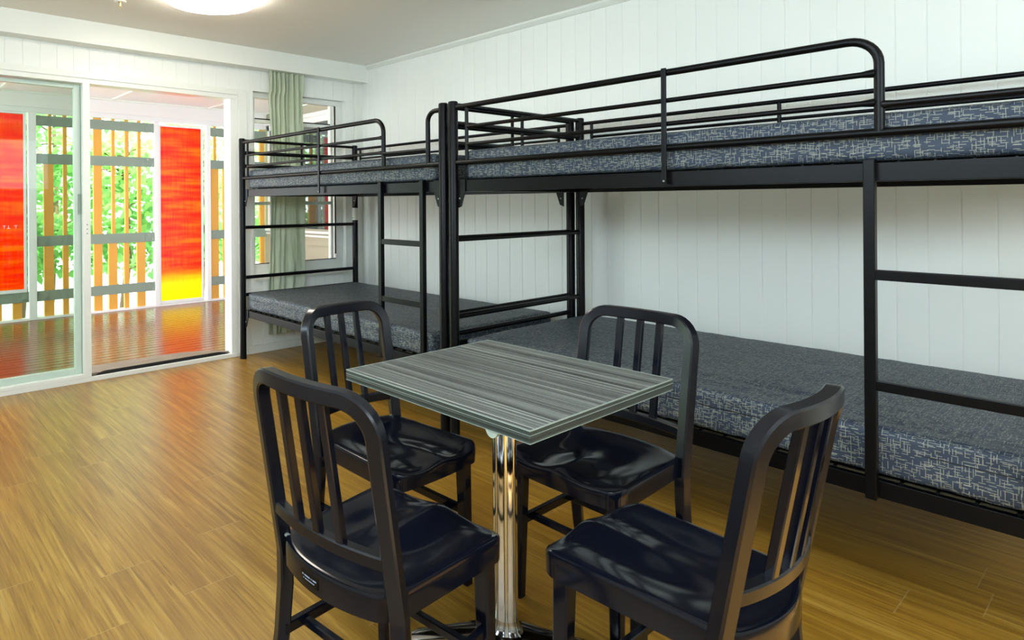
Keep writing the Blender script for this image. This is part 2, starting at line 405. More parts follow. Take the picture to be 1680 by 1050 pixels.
# trims
bm = newbm(); prism(bm, [(0,ZC),(-.034,ZC),(-.034,ZC-.012),(-.012,ZC-.036),(0,ZC-.036)],'x',0.12,XR); struct(link('trim_1', bm, M['trim']), 'white ceiling moulding along the bunk wall')
bm = B(0,.12,YL,0,2.302,ZC); struct(link('trim_2', bm, M['trim']), 'boxed white bulkhead above the door and window')
bm = B(0,.014,-1.262,-1.183,0,2.13,.003)   # architrave right leg of door
box(bm,0,.014,-4.06,-1.262,2.085,2.13,.003); struct(link('trim_3', bm, M['trim']), 'white architrave around the sliding door')
bm = B(0,.013,-1.183,-.0,0,.066,.003); struct(link('baseboard_door', bm, M['trim']))
bm = B(0.013,XR,-.013,0,0,.066,.003); struct(link('baseboard_right', bm, M['trim']))
bm = B(0,.03,-.078,-.0,.066,2.302,.004); struct(link('trim_4', bm, M['trim']), 'white corner cover strip beside the window')

# ---- sliding door
d = thing('door_1',(0,0,0)); struct(d)
bm = newbm()
box(bm,-.11,.004,DY0,DY1,2.052,2.108,.003)            # head
box(bm,-.016,.010,DY0,DY1,0.0,.030,.002); box(bm,-.11,-.016,DY0,-2.406,0.0,.030,.002); box(bm,-.12,-.016,-2.406,DY1,-.05,-.012,.002)   # sill
box(bm,-.03,.012,-4.0,-2.455,.03,.056,.003)           # raised sill cover left
box(bm,-.11,.004,-1.33,DY1,-.012,2.052,.003)            # right jamb
box(bm,-.045,.006,-2.455,-2.406,.03,2.075,.003)       # fixed mullion
link('frame',bm,M['alu'],d)
leafd = thing('sliding_leaf',(0,0,0)); leafd.parent = d
bm = newbm()
box(bm,-.085,-.05,-2.50,-2.449,.05,2.048,.003); box(bm,-.085,-.05,-3.98,-2.50,2.02,2.048,.002); box(bm,-.085,-.05,-3.98,-2.50,.05,.094,.002); box(bm,-.085,-.05,-4.0,-3.95,.05,2.048,.002)
link('leaf_frame',bm,M['leafalu'],leafd)
link('glass',B(-.070,-.064,-3.95,-2.50,.09,2.022),M['tint'],leafd)
bm = B(-.05,-.036,-2.476,-2.452,1.155,1.292,.002); link('lock',bm,M['steelrail'],leafd)
bm = newbm()
for z in (1.02,1.05,1.08):
    q = newbm(); 
    tube(bm,[(.004,-2.43,z),(.0085,-2.43,z)],.0035,8)
    q.free()
link('screw_hole',bm,M['dark'],d)
tag(link('seal',B(-.05,-.046,-2.455,-2.4495,.05,2.05),M['dark'],leafd))
# ghosted lettering on the tinted pane
bm = newbm()
for k,(yy,up) in enumerate([(-2.93,0),(-2.905,1),(-2.862,2)]):
    box(bm,-.0635,-.063,yy-.009,yy+.009,1.066,1.069) if up==1 else box(bm,-.0635,-.063,yy-.009,yy+.009,1.083,1.086)
    box(bm,-.0635,-.063,yy-.0015,yy+.0015,1.066,1.086)
link('lettering',bm,M['label'],leafd)

# ---- window 1
w = thing('window_1',(0,0,0)); struct(w)
bm = newbm(); X0,X1 = -.105,-.05
box(bm,X0,X1,WY0,WY1,2.09,WZ1,.003); box(bm,X0,X1,WY0,WY1,WZ0,.718,.003); box(bm,X0,X1,WY0,-1.08,.718,2.09,.002); box(bm,X0,X1,-.243,WY1,.718,2.09,.003)
box(bm,X0,.004,WY0,WY1,WZ0-.02,WZ0+.012,.002)
link('frame',bm,M['alu'],w)
bm = newbm(); box(bm,-.092,-.062,-1.08,-.243,1.886,1.916,.002); box(bm,-.095,-.055,-.30,-.272,.718,2.09,.002)
link('transom',bm,M['alu'],w)
link('seal',B(-.093,-.06,-1.08,-.30,1.916,1.925),M['dark'],w)
link('seal',B(-.06,-.05,-.255,-.247,.76,2.09),M['dark'],w)
link('seal',B(-.06,-.049,-1.08,-.25,.716,.722),M['dark'],w)
link('handle_bar',B(-.07,-.052,-1.08,-.29,1.204,1.232,.003),M['leafalu'],w)
link('glass',B(-.080,-.075,-1.08,-.243,.718,2.09),M['glass'],w)
link('sill',B(-.02,.03,WY0+.0,WY1,.590,.606,.003),M['trim'],w)

# ------------------------------------------------------------------ curtain
def curtain():
    bm = newbm(); ny,nz = 110,70; g=[]
    for j in range(nz+1):
        v = j/nz; z = 2.33 - v*(2.33-.143); row=[]
        yl = -1.023 + .012*math.sin(v*5) + (0.02 if v<.1 else .0); yr = -.657 - (.11*max(0,(v-.78)/.22)**1.5)
        if v<.35: yl += .028*(v/.35)
        else: yl += .028-.018*(v-.35)/.65
        for i in range(ny+1):
            u = i/ny; y = yl+(yr-yl)*u
            gather = max(0,1-v*2.2)
            a = .007+.015*gather
            x = .046 + a*math.sin(u*2*PI*(7+1.2*math.sin(v*2+u*3)) + 1.2*v) + .010*math.sin(u*2*PI*3.1+v*1.7)*(1-.3*gather)
            x += .013*noise.noise(Vector((u*6+v*3,v*9,3.))) + .006*noise.noise(Vector((u*20,v*26,7.))) + .012*gather*noise.noise(Vector((u*9+v*6,v*7,1.)))
            row.append(bm.verts.new((x,y,z)))
        g.append(row)
    for j in range(nz):
        for i in range(ny): bm.faces.new((g[j][i],g[j][i+1],g[j+1][i+1],g[j+1][i]))
    o = link('curtain',bm,M['curtain'],smooth=True,autos=False)
    s = o.modifiers.new('thickness','SOLIDIFY'); s.thickness=.002
    tag(o,'pale sage green curtain hanging gathered in front of the small window','curtain')
curtain()

# ------------------------------------------------------------------ ceiling fittings
t = thing('ceiling_light',(1.116,-2.027,ZC),label='round glowing dome light on the ceiling at top of view',cat='ceiling light')
bm = newbm(); lathe(bm,[(.276,0),(.277,-.004),(.272,-.006),(.1,-.006)],64); link('base_ring',bm,M['trim'],t,True)
bm = newbm(); lathe(bm,[(.276,-.006),(.278,-.036),(.270,-.046),(.23,-.054),(.15,-.060),(.07,-.062),(.01,-.063)],64); link('diffuser',bm,M['lamp'],t,True)
t2 = thing('ceiling_light',(4.15,-2.85,ZC),label='unseen second dome light with a cooler glow, added on the ceiling near the camera',cat='ceiling light')  # extra lamp out of view, added to light the near side from above
bm = newbm(); lathe(bm,[(.276,0),(.277,-.004),(.272,-.006),(.1,-.006)],64); link('base_ring',bm,M['trim'],t2,True)
bm = newbm(); lathe(bm,[(.276,-.006),(.278,-.036),(.270,-.046),(.23,-.054),(.15,-.060),(.07,-.062),(.01,-.063)],64); link('diffuser',bm,M['fill_lamp'],t2,True)
t = thing('fire_sprinkler',(.66,-2.41,ZC),label='small white fire sprinkler head on the ceiling left of the dome light',cat='sprinkler')
bm = newbm(); lathe(bm,[(.036,0),(.034,-.006),(.02,-.010),(.016,-.002)],24); link('escutcheon',bm,M['trim'],t,True)
bm = newbm(); lathe(bm,[(.007,0),(.007,-.018),(.004,-.03),(.010,-.034),(.010,-.036),(.003,-.037)],12); link('nozzle',bm,M['brass'],t,True)

# ------------------------------------------------------------------ veranda
ZD = -.03
bm = newbm(); xx = -.125
while xx > -3.02:
    box(bm, xx-.085, xx, -5.2, .76, ZD-.03, ZD, .003); xx -= .092
struct(link('veranda_deck',bm,M['deck']),'glossy red brown deck boards outside the sliding door')
struct(link('veranda_ceiling',B(-3.02,-.12,-5.2,.76,2.445,2.50),M['decceil']))
bm = newbm()
for y in (-3.68,-2.49,-1.31,-.10): box(bm,-2.95,-.12,y-.02,y+.02,2.432,2.446,.002)
box(bm,-2.95,-2.925,-5.2,.76,2.425,2.446,.002)
struct(link('trim_5',bm,M['trim']),'white cover battens on the veranda ceiling')
struct(link('trim_6',B(-3.02,-2.95,-5.2,.76,2.278,2.445),M['decceil']),'white fascia board above the veranda screen')
struct(link('trim_7',B(-3.06,-2.965,-5.2,.76,2.222,2.278),M['post']),'white header beam carrying the veranda screen')
bm = newbm(); box(bm,-3.03,-2.955,-5.2,.76,ZD-.03,ZD+.022,.003); struct(link('trim_8',bm,M['post']),'white bottom plate under the veranda screen')
struct(link('roof_veranda',B(-3.9,.2,-5.3,1.5,2.52,2.60),M['trim']))
struct(link('ground',B(-30,-3.1,-16,14,-.62,-.55),M['ground']),'pale bright ground beyond the veranda')
# posts
def vpost(y0,y1,label):
    o = link('veranda_post',B(-3.02,-2.95,y0,y1,ZD+.0,2.222,.004),M['post']); tag(o,label,'post','veranda posts')
vpost(-2.215,-2.136,'white veranda post right of the raised red panel')
vpost(-.813,-.752,'white veranda post left of the orange and yellow panel')
vpost(-.128,-.072,'white veranda post right of the orange and yellow panel')
# coloured panels
def cpanel(y0,y1,z0,z1,m,label,low):
    t = thing('privacy_panel',(-2.96,(y0+y1)/2,0),label=label,cat='panel',group='translucent panels in the veranda screen')
    h=(y1-y0)/2; bm = B(-.022,-.016,-h,h,z0,z1); link('acrylic_sheet',bm,m,t)
    bm = newbm(); box(bm,-.03,-.0,h,h+.027,z0-.035,z1+.02,.002); box(bm,-.03,.0,-h-.0155,-h,z0-.035,z1+.02,.002); box(bm,-.03,-.0,-h,h,z1,z1+.02,.002); box(bm,-.03,-.0,-h,h,z0-.035,z0,.002)
    link('frame',bm,M['post'],t)
cpanel(-.741+.006,-.199,.030,2.168,M['panel_low'],'tall orange translucent panel fading to yellow at its foot',0)
cpanel(-2.80,-2.262,.311,2.198,M['panel_red'],'raised red translucent panel seen through the tinted glass',0)
# screens
def screen(y0,y1,slats,label,brk,only=None):
    t = thing('timber_slat_screen',(-2.975,0,0),label=label,cat='screen',group='timber slat screens of the veranda')
    rails = [(2.085,2.198),(1.668,1.781),(.763,.876),(.166,.277)]
    for k,(a,b) in enumerate(rails):
        if only and k not in only: continue
        r = link('rail',B(-.006,.0,y0,y1,a,b,.001),M['steelrail'],t)
        for (e0,e1) in brk:
            link('bracket',B(.0,.008,e0,e1,a+.004,b-.004,.002),M['steelrail'],r)
            for yy,zz in ((e0+.3*(e1-e0),b-.028),(e0+.78*(e1-e0),a+.028)):
                q = newbm(); tube(q,[(.008,yy,zz),(.02,yy,zz)],.011,10); link('bolt',q,M['bolt'],r)
    for (a,b,z0,z1) in slats:
        bm = B(-.05,-.008,a,b,z0,z1,.002); link('slat',bm,M['slat'],t)
    return t
LO,HI = ZD+.022, 2.217
screen(-2.136,-.813,[(-2.003,-1.972,1.72,HI),(-2.056,-1.956,LO,1.72),(-1.854,-1.812,.82,HI),(-1.86,-1.80,LO,.82),(-1.68,-1.62,LO,HI),(-1.524,-1.429,LO,HI),
   (-1.317,-1.279,.82,HI),(-1.356,-1.257,LO,.82),(-1.161,-1.121,.82,HI),(-1.175,-1.119,LO,.82),(-1.008,-.969,.82,HI),(-1.022,-.922,LO,.82)],
   'wide bay of ochre timber slats behind grey rails, seen through the doorway',[(-2.13,-2.02),(-.925,-.815)])
screen(-.072,.76,[(-.008,.026,1.72,HI),(-.052,.054,LO,1.72),(.149,.184,1.72,HI),(.122,.204,LO,1.72),(.30,.34,LO,HI),(.40,.50,LO,HI),(.55,.592,LO,HI),(.675,.74,LO,HI)],
   'ochre timber slat bay right of the orange panel, running behind the curtain',[(-.068,.045)])
screen(-2.81,-2.215,[(-2.60,-2.477,LO,.25),(-2.372,-2.283,LO,.25)],
   'short grey rail on ochre slat feet under the raised red panel',[(-2.372,-2.24)],only=(3,))
# threshold plank
t = thing('threshold_plank',(0,0,0),label='weathered timber step plank with black front edge outside the door',cat='step')
def rounded_strip(x0,x1,y0,y1,r):
    pts=[]
    for k in range(9):
        f=k/8*PI/2; pts.append((x1-r+r*math.sin(f)*1., y0+r-r*math.cos(f)))
    pts=[(x1,y0),(x1,y1)]
    for k in range(9): f=k/8*PI/2; pts.append((x0+r-r*math.sin(f), y1-r*1.6+r*1.6*math.cos(f)))
    for k in range(9): f=k/8*PI/2; pts.append((x0+r-r*math.cos(f), y0+r*1.6-r*1.6*math.sin(f)))
    return pts
bm = newbm(); pl_=[(-.040,-2.43),(-.040,-1.335),(-.24,-1.36),(-.40,-1.42),(-.50,-1.52),(-.53,-1.70),(-.53,-2.43)]
zt_=lambda x: .044-.072*((-x-.04)/.49)
A=[bm.verts.new((x,y,max(zt_(x),ZD+.004))) for x,y in pl_]; Bq=[bm.verts.new((x,y,ZD+.0005)) for x,y in pl_]
bm.faces.new(A); bm.faces.new(Bq)
for k_ in range(7): bm.faces.new((A[k_],A[(k_+1)%7],Bq[(k_+1)%7],Bq[k_]))
link('plank',bm,M['oldwood'],t)
bm = newbm(); z0_,z1_=-.010,.050
pts=[(-2.385,z0_)]+[(-2.385+.09*(1-math.cos(f/8*PI/2)), z0_+(z1_-z0_)*math.sin(f/8*PI/2)) for f in range(1,9)]+[(-1.315-.13*(1-math.sin(f/8*PI/2)), z0_+(z1_-z0_)*math.cos(f/8*PI/2)) for f in range(0,9)]
prism(bm,pts,'x',-.038,-.026); link('edge_strip',bm,M['rubber'],t)
# end wall of the veranda
ex = thing('wall_veranda',(0,0,0)); struct(ex,'beige weatherboard end wall with a window at the end of the veranda')
bm = newbm(); box(bm,-3.1,-.12,.78,.9,-.2,2.445)
z=-.05
while z<.80:
    prism(bm,[(.78,z),(.765,z),(.777,z+.15),(.78,z+.15)],'x',-3.1,-.12); z+=.15
link('weatherboards',bm,M['weather'],ex)
bm = newbm(); box(bm,-3.0,-.3,.74,.78,.845,.875,.002); box(bm,-3.0,-.3,.755,.78,.80,.825,.002); box(bm,-3.0,-.12,.72,.78,2.27,2.32,.003)
link('sill',bm,M['post'],ex)
link('pane',B(-2.9,-.4,.770,.778,.90,2.22),M['darkglass'],ex)
bm = newbm()
for x in (-2.92,-1.2,-.42): box(bm,x,x+.04,.755,.78,.875,2.27)
box(bm,-2.92,-.38,.755,.78,2.2,2.27)
link('frame',bm,M['post'],ex)

# ------------------------------------------------------------------ trees
def leaf(bm, c, s, rnd):
    d = Vector((rnd.gauss(0,1),rnd.gauss(0,1),rnd.gauss(0,.6)-.3)).normalized()
    n = Vector((rnd.gauss(0,1)+.7,rnd.gauss(0,1)-.3,rnd.gauss(0,1)+.9)); n = (n-d*n.dot(d)).normalized(); sd = d.cross(n)
    P = [c, c+d*s*.35+sd*s*.3+n*s*.05, c+d*s*.75+sd*s*.22+n*s*.02, c+d*s*1.05-n*s*.08, c+d*s*.75-sd*s*.22+n*s*.02, c+d*s*.35-sd*s*.3+n*s*.05, c+d*s*.5]
    v = [bm.verts.new(p) for p in P]
    bm.faces.new((v[0],v[1],v[2],v[6])); bm.faces.new((v[6],v[2],v[3])); bm.faces.new((v[6],v[3],v[4])); bm.faces.new((v[0],v[6],v[4],v[5]))
def tree(loc, H, R, n, seed, label, s=.12, lo=.0):
    rnd = random.Random(seed); t = thing('tree',loc,label=label,cat='tree',group='trees beyond the veranda screen')
    bm = newbm(); tips=[]
    tube(bm,[(0,0,0),(.04*rnd.uniform(-1,1),.1,H*.3),(.1,.05,H*.6),(.05,.1,H*.9)],[.06,.05,.035,.012],8)
    for k in range(16):
        z0=H*rnd.uniform(.12,.8); a=rnd.uniform(0,2*PI); L=R*rnd.uniform(.6,1)
        p1=Vector((math.cos(a)*L*.5,math.sin(a)*L*.5,z0+L*.25)); p2=Vector((math.cos(a+.3)*L,math.sin(a+.3)*L,z0+L*.3))
        tube(bm,[(0.03,.05,z0),p1,p2],[.02,.013,.004],6); tips+= [p1,p2,(p1+p2)/2,p2*.8]
    link('trunk',bm,M['bark'],t,True)
    bm = newbm()
    cl = tips+[Vector((rnd.uniform(-1,1)*R,rnd.uniform(-1,1)*R,rnd.uniform(lo,1)*H)) for _ in range(40)]
    for k in range(n):
        c = rnd.choice(cl)+Vector((rnd.gauss(0,.2),rnd.gauss(0,.24),rnd.gauss(0,.2)))
        if c.z<0.8: c.z=rnd.uniform(.8,1.5)
        leaf(bm,c,s*rnd.uniform(.6,1.3),rnd)
    link('foliage',bm,M['leaf'],t,True,False)
k=0
for (x,y,H,R,n,lab) in [(-5.0,-3.3,3.5,.62,1300,'leafy green tree showing left of the white post, behind the tinted glass'),
      (-5.2,-1.9,3.8,.62,1500,'leafy green tree behind the left end of the wide slat bay'),
      (-5.0,-.55,3.2,.62,1500,'leafy green tree behind the middle of the wide slat bay'),
      (-5.2,.8,3.8,.62,1400,'leafy green tree behind the slats right of the orange panel'),
      (-5.0,2.2,3.6,.62,1300,'leafy green tree farthest right, behind the curtained window'),
      (-7.8,-.9,5.2,1.1,2200,'taller leafy tree standing farther back behind the slat screen'),
      (-7.8,2.6,5.0,1.1,2000,'taller leafy tree farther back at the right end of the veranda'),
      (-7.8,-4.4,5.2,1.1,1800,'taller leafy tree farther back behind the raised red panel')]:
    tree((x,y,-.55),H,R,n,20+k,lab,.15); k+=1

# ------------------------------------------------------------------ bunk beds
BL, BW = 2.15, 1.135
def make_bunk():
    t = thing('bunk_bed',(0,0,0))
    for (x,y) in ((0,0),(BL,0),(0,BW),(BL,BW)):
        bm = newbm(); lathe(bm,[(.026,0),(.0255,.02),(.025,.03),(.025,1.720),(.0235,1.727),(.018,1.730)],20,(x,y)); link('post',bm,M['black'],t,True)
    for x in (0,BL):
        bm = newbm()
        for z,r_ in ((1.713,.0115),(1.617,.0150),(1.514,.0150)): tube(bm,[(x,.02,z),(x,BW-.02,z)],r_,12)
        tube(bm,[(x,.565,1.712),(x,.565,1.33)],.009,8)
        link('end_guard',bm,M['black'],t,True)
        for z in (1.03,.636,(.500 if x==0 else .53)):
            bm = newbm(); tube(bm,[(x,.02,z),(x,BW-.02,z)],.0135,12); link('end_bar',bm,M['black'],t,True)
        for z in (1.298,.354): link('end_beam',B(x-.012,x+.012,.02,BW-.02,z-.024,z+.024,.003),M['black'],t)
    # near long rail + guards
    bm = newbm(); tube(bm,[(.02,0,1.417),(BL-.02,0,1.417)],.013,14); link('long_rail',bm,M['black'],t,True)
    g = newbm(); tube(g, bend((.02,0,1.697),(1.683,0,1.697),(1.683,0,1.417),.075),.013,14); g = link('guard_rail',g,M['black'],t,True)
    bm = newbm()
    for z in (1.593,1.506):
        tube(bm,[(.09,0,z),(1.650,0,z)],.009,12); tube(bm,[(1.64,0,z),(1.662,0,z),(1.675,0,z)],[.009,.012,.0135],12)
    tube(bm,[(.09,0,1.697),(.09,0,1.417)],.009,12)
    link('guard_bar',bm,M['black'],g,True)
    link('clip_bar',B(1.053,1.071,-.020,-.012,1.283,1.712,.002),M['black'],g)
    bm = newbm(); tube(bm,[(1.062,-.022,1.292),(1.062,-.019,1.292)],.0036,10); link('screw',bm,M['bolt'],g)
    g = newbm(); tube(g, bend((BL-.02,0,1.697),(2.039,0,1.697),(2.039,0,1.417),.055),.0125,14); g = link('guard_rail',g,M['black'],t,True)
    bm = newbm(); tube(bm,[(1.69,0,1.498),(1.70,0,1.498),(1.72,0,1.498),(2.035,0,1.498)],[.014,.012,.010,.010],12); link('guard_bar',bm,M['black'],t,True)
    # wall side guard
    bm = newbm(); tube(bm,[(.02,BW,1.693),(BL-.02,BW,1.693)],.011,12); tube(bm,[(.08,BW,1.608),(BL-.08,BW,1.608)],.0085,10)
    for x in (.08,1.06,2.07): tube(bm,[(x,BW,1.693),(x,BW,1.33)],.009,10)
    link('wall_guard',bm,M['black'],t,True)
    # side beams and plates
    for z0,z1 in ((1.272,1.328),(.330,.382)):
        for y in (.022,BW-.022):
            b = link('side_beam',B(.03,BL-.03,y-.013,y+.013,z0,z1,.002),M['black'],t)
            for sx,x in ((1,.022),(-1,BL-.022)):
                bm = newbm(); prism(bm,[(x,z1+.004),(x+sx*.052,z1+.004),(x+sx*.052,z1-.055),(x+sx*.026,z0-.075),(x,z0-.085)],'y',y-.0185,y-.0135)
                link('bracket',bm,M['black'],b)
                bm = newbm(); tube(bm,[(x+sx*.018,y-.0215,z0-.035),(x+sx*.018,y-.018,z0-.035)],.0042,10); link('bolt',bm,M['bolt'],b)
    # bases
    for z in (1.318,.374):
        s = link('base_board',B(.03,BL-.03,.037,BW-.037,z,z+.005),M['taupe'],t)
        bm = newbm(); x=.05
        while x<BL-.04:
            tube(bm,[(x,.03,z+.010),(x,BW-.03,z+.010)],.004,6); x+=.0795
        for y in (.06,.3,.55,.8,1.07): tube(bm,[(.03,y,z+.010),(BL-.03,y,z+.010)],.004,6)
        link('wire_mesh',bm,M['black'],s)
    # ladder
    l = thing('ladder',(0,0,0)); l.parent = t
    for x in (1.646,1.985): link('stile',B(x,x+.028,-.016,.010,.327,1.338,.0025),M['black'],l)
    for z in (.995,.668): link('rung',B(1.672,1.987,-.014,.008,z-.015,z+.015,.0025),M['black'],l)
    return t
bunk = make_bunk(); bunk.location = (.095,-1.277,0)
bunk2 = dup(bunk); bunk2.location = (2.312,-1.277,0)
tag(bunk,'black steel bunk bed in the corner beside the window','bunk bed','black steel bunk beds')
tag(bunk2,'larger-looking nearer black steel bunk bed, its ladder at the right edge','bunk bed','black steel bunk beds')
# care label on the corner post of the far bunk
bm = newbm(); n=14; a0=-PI*.95; a1=PI*.15; ri,ro=.0258,.0265
rs=[]
for k in range(n+1):
    a=a0+(a1-a0)*k/n; c,s=math.cos(a),math.sin(a)
    rs.append([bm.verts.new((r*c,BW+r*s,z)) for r,z in ((ri,1.064),(ro,1.064),(ro,1.172),(ri,1.172))])
for k in range(n):
    for j in range(4): bm.faces.new((rs[k][j],rs[k][(j+1)%4],rs[k+1][(j+1)%4],rs[k+1][j]))
bm.faces.new(rs[0]); bm.faces.new(rs[-1])
lab = link('care_label',bm,M['label'],bunk,True); lab['label']='white care label with small green mark'
bm = newbm(); a=-1.25
for q,zz in enumerate((1.162,1.150,1.140,1.128,1.118,1.106)):
    a=-1.15; c,s=math.cos(a),math.sin(a)
    tube(bm,[(.0262*math.cos(-1.75),BW+.0262*math.sin(-1.75),zz),(.0266*math.cos(-1.45),BW+.0266*math.sin(-1.45),zz),(.0264*math.cos(-1.1),BW+.0264*math.sin(-1.1),zz)],.0016,5)
link('print',bm,M['labelink'],lab)
bm = newbm(); tube(bm,[(.0255*math.cos(-1.5),BW+.0255*math.sin(-1.5),1.085),(.0275*math.cos(-1.5),BW+.0275*math.sin(-1.5),1.085)],.007,12); link('green_mark',bm,M['green'],lab)

# ------------------------------------------------------------------ mattresses
def mattress(x0,x1,y0,y1,z0,z1,seed,label,wr=.004,sag=0):
    L,Wd,Hh = x1-x0,y1-y0,z1-z0; nx,ny,nz = 100,44,10
    c = Vector(((x0+x1)/2,(y0+y1)/2,z0)); bm = newbm(); uv = bm.loops.layers.uv.new('UVMap'); r=.020
    def P(x,y,z):
        p = Vector((x,y,z)); hx,hy,hz = L/2,Wd/2,Hh/2
        q = Vector((max(-hx+r,min(hx-r,x)),max(-hy+r,min(hy-r,y)),max(-hz+r,min(hz-r,z))))
        d = p-q; nrm = d.normalized() if d.length>1e-7 else Vector((0,0,1))
        if d.length>1e-7: p = q+nrm*r
        w_ = wr*(noise.noise(Vector((x*5+seed,y*5,z*9)))*1.0+.5*noise.noise(Vector((x*17+seed,y*13,z*22)))) 
        if abs(z)>hz-r-.001: w_ *= .55
        w_ += -.0035*math.exp(-((abs(y)-hy+.05)/.012)**2)*(1 if z>hz-.03 else 0)*(.5+noise.noise(Vector((x*2.3,seed,0))))
        if z< -hz+.035 and abs(y)>hy-.02: w_ += .004*noise.noise(Vector((x*34+seed,0,z*30)))
        if z>hz-.002 and seed==4:
            yc = -hy+.17+.05*math.sin(x*3.1+.6); w_ -= .010*math.exp(-((y-yc)/.016)**2)*max(0,math.sin(x*4.3+1.))+.004*math.exp(-((y+hy-.10)/.03)**2)
        p = p+nrm*w_
        p.z = max(-hz+.0005,p.z)
        return p+Vector((0,0,Hh/2))
    def ease(k,n,h):      # denser near borders
        u = k/n*2-1; return h*math.copysign(1-(1-abs(u))**1.0,u)
    def grid(f,nu,nv,uvf):
        g=[[bm.verts.new(f(i/nu,j/nv)) for i in range(nu+1)] for j in range(nv+1)]
        for j in range(nv):
            for i in range(nu):
                fc=bm.faces.new((g[j][i],g[j][i+1],g[j+1][i+1],g[j+1][i]))
                for lp,(a,b) in zip(fc.loops,((i,j),(i+1,j),(i+1,j+1),(i,j+1))): lp[uv].uv = uvf(a/nu,b/nv)
    hx,hy,hz=L/2,Wd/2,Hh/2; sx=lambda u:(2*u-1)
    o = seed*1.37
    for s,oo in ((1,0),(-1,11)):
        grid(lambda u,v:P(sx(u)*hx,sx(v)*hy,s*hz),nx,ny,lambda u,v:(o+oo+u*L,v*Wd))
        grid(lambda u,v:P(sx(u)*hx,s*hy,sx(v)*hz),nx,nz,lambda u,v:(o+oo+u*L+5,v*Hh+3))
        grid(lambda u,v:P(s*hx,sx(u)*hy,sx(v)*hz),ny,nz,lambda u,v:(o+oo+u*Wd+8,v*Hh+6))
    bmesh.ops.remove_doubles(bm,verts=bm.verts[:],dist=.0004)
    ob = link('mattress',bm,M['fabric'],smooth=True,autos=False); ob.location=c
    tag(ob,label,'mattress','slate blue patterned mattresses')
    s_ = newbm()
    for zz in (Hh*.62,):
        e=.0005
        tube(s_,[(-hx+.03,-hy-e,zz),(hx-.03,-hy-e,zz)],.0013,6); tube(s_,[(hx+e,-hy+.03,zz),(hx+e,hy-.03,zz)],.0013,6); tube(s_,[(-hx-e,-hy+.03,zz),(-hx-e,hy-.03,zz)],.0013,6)
    link('seam',s_,M['dark'],ob)
mattress(.15,2.16,-1.254,-.17,1.333,1.479,1,'patterned mattress on the top bunk in the corner beside the window')
mattress(2.375,4.40,-1.254,-.17,1.333,1.479,2,'patterned mattress on the top bunk of the nearer bed',.005)
mattress(.135,2.125,-1.256,-.165,.389,.518,3,'patterned mattress on the lower bunk beside the window, behind the left ladder')
mattress(2.365,4.40,-1.256,-.165,.392,.536,4,'patterned mattress on the lower bunk behind the table and chairs',.007)

# ------------------------------------------------------------------ chairs
RA = .555
def backpt(phi, z, dr=0):
    yb = -.200-.17*(z-.44)
    return Vector(((RA+dr)*math.sin(phi), yb+RA-(RA+dr)*math.cos(phi), z))
def frame_at(phi):
    N = Vector((math.sin(phi),-math.cos(phi),.0)); Tn = Vector((math.cos(phi),math.sin(phi),0)); return N,Tn
CH = [(-.5,-.85),(-.36,-1),(.36,-1),(.5,-.85),(.5,.85),(.36,1),(-.36,1),(-.5,.85)]
def chsec(w,t): 
    c=min(w,t)*.13
    return [(-t/2,-w/2+c),(-t/2+c,-w/2),(t/2-c,-w/2),(t/2,-w/2+c),(t/2,w/2-c),(t/2-c,w/2),(-t/2+c,w/2),(-t/2,w/2-c)]
def seat_top(u,v):
    # u across -1..1, v rear(-1)..front(1)
    w_ = .186*(1-.10*(1-v)/2); yf,yr = .190,-.175
    x = u*w_; y = yr+(yf-yr)*(v+1)/2
    y += .012*(1-u*u)*max(0,v)**3
    y -= .040*(1-u*u)*max(0,-v)**2
    return x,y,w_
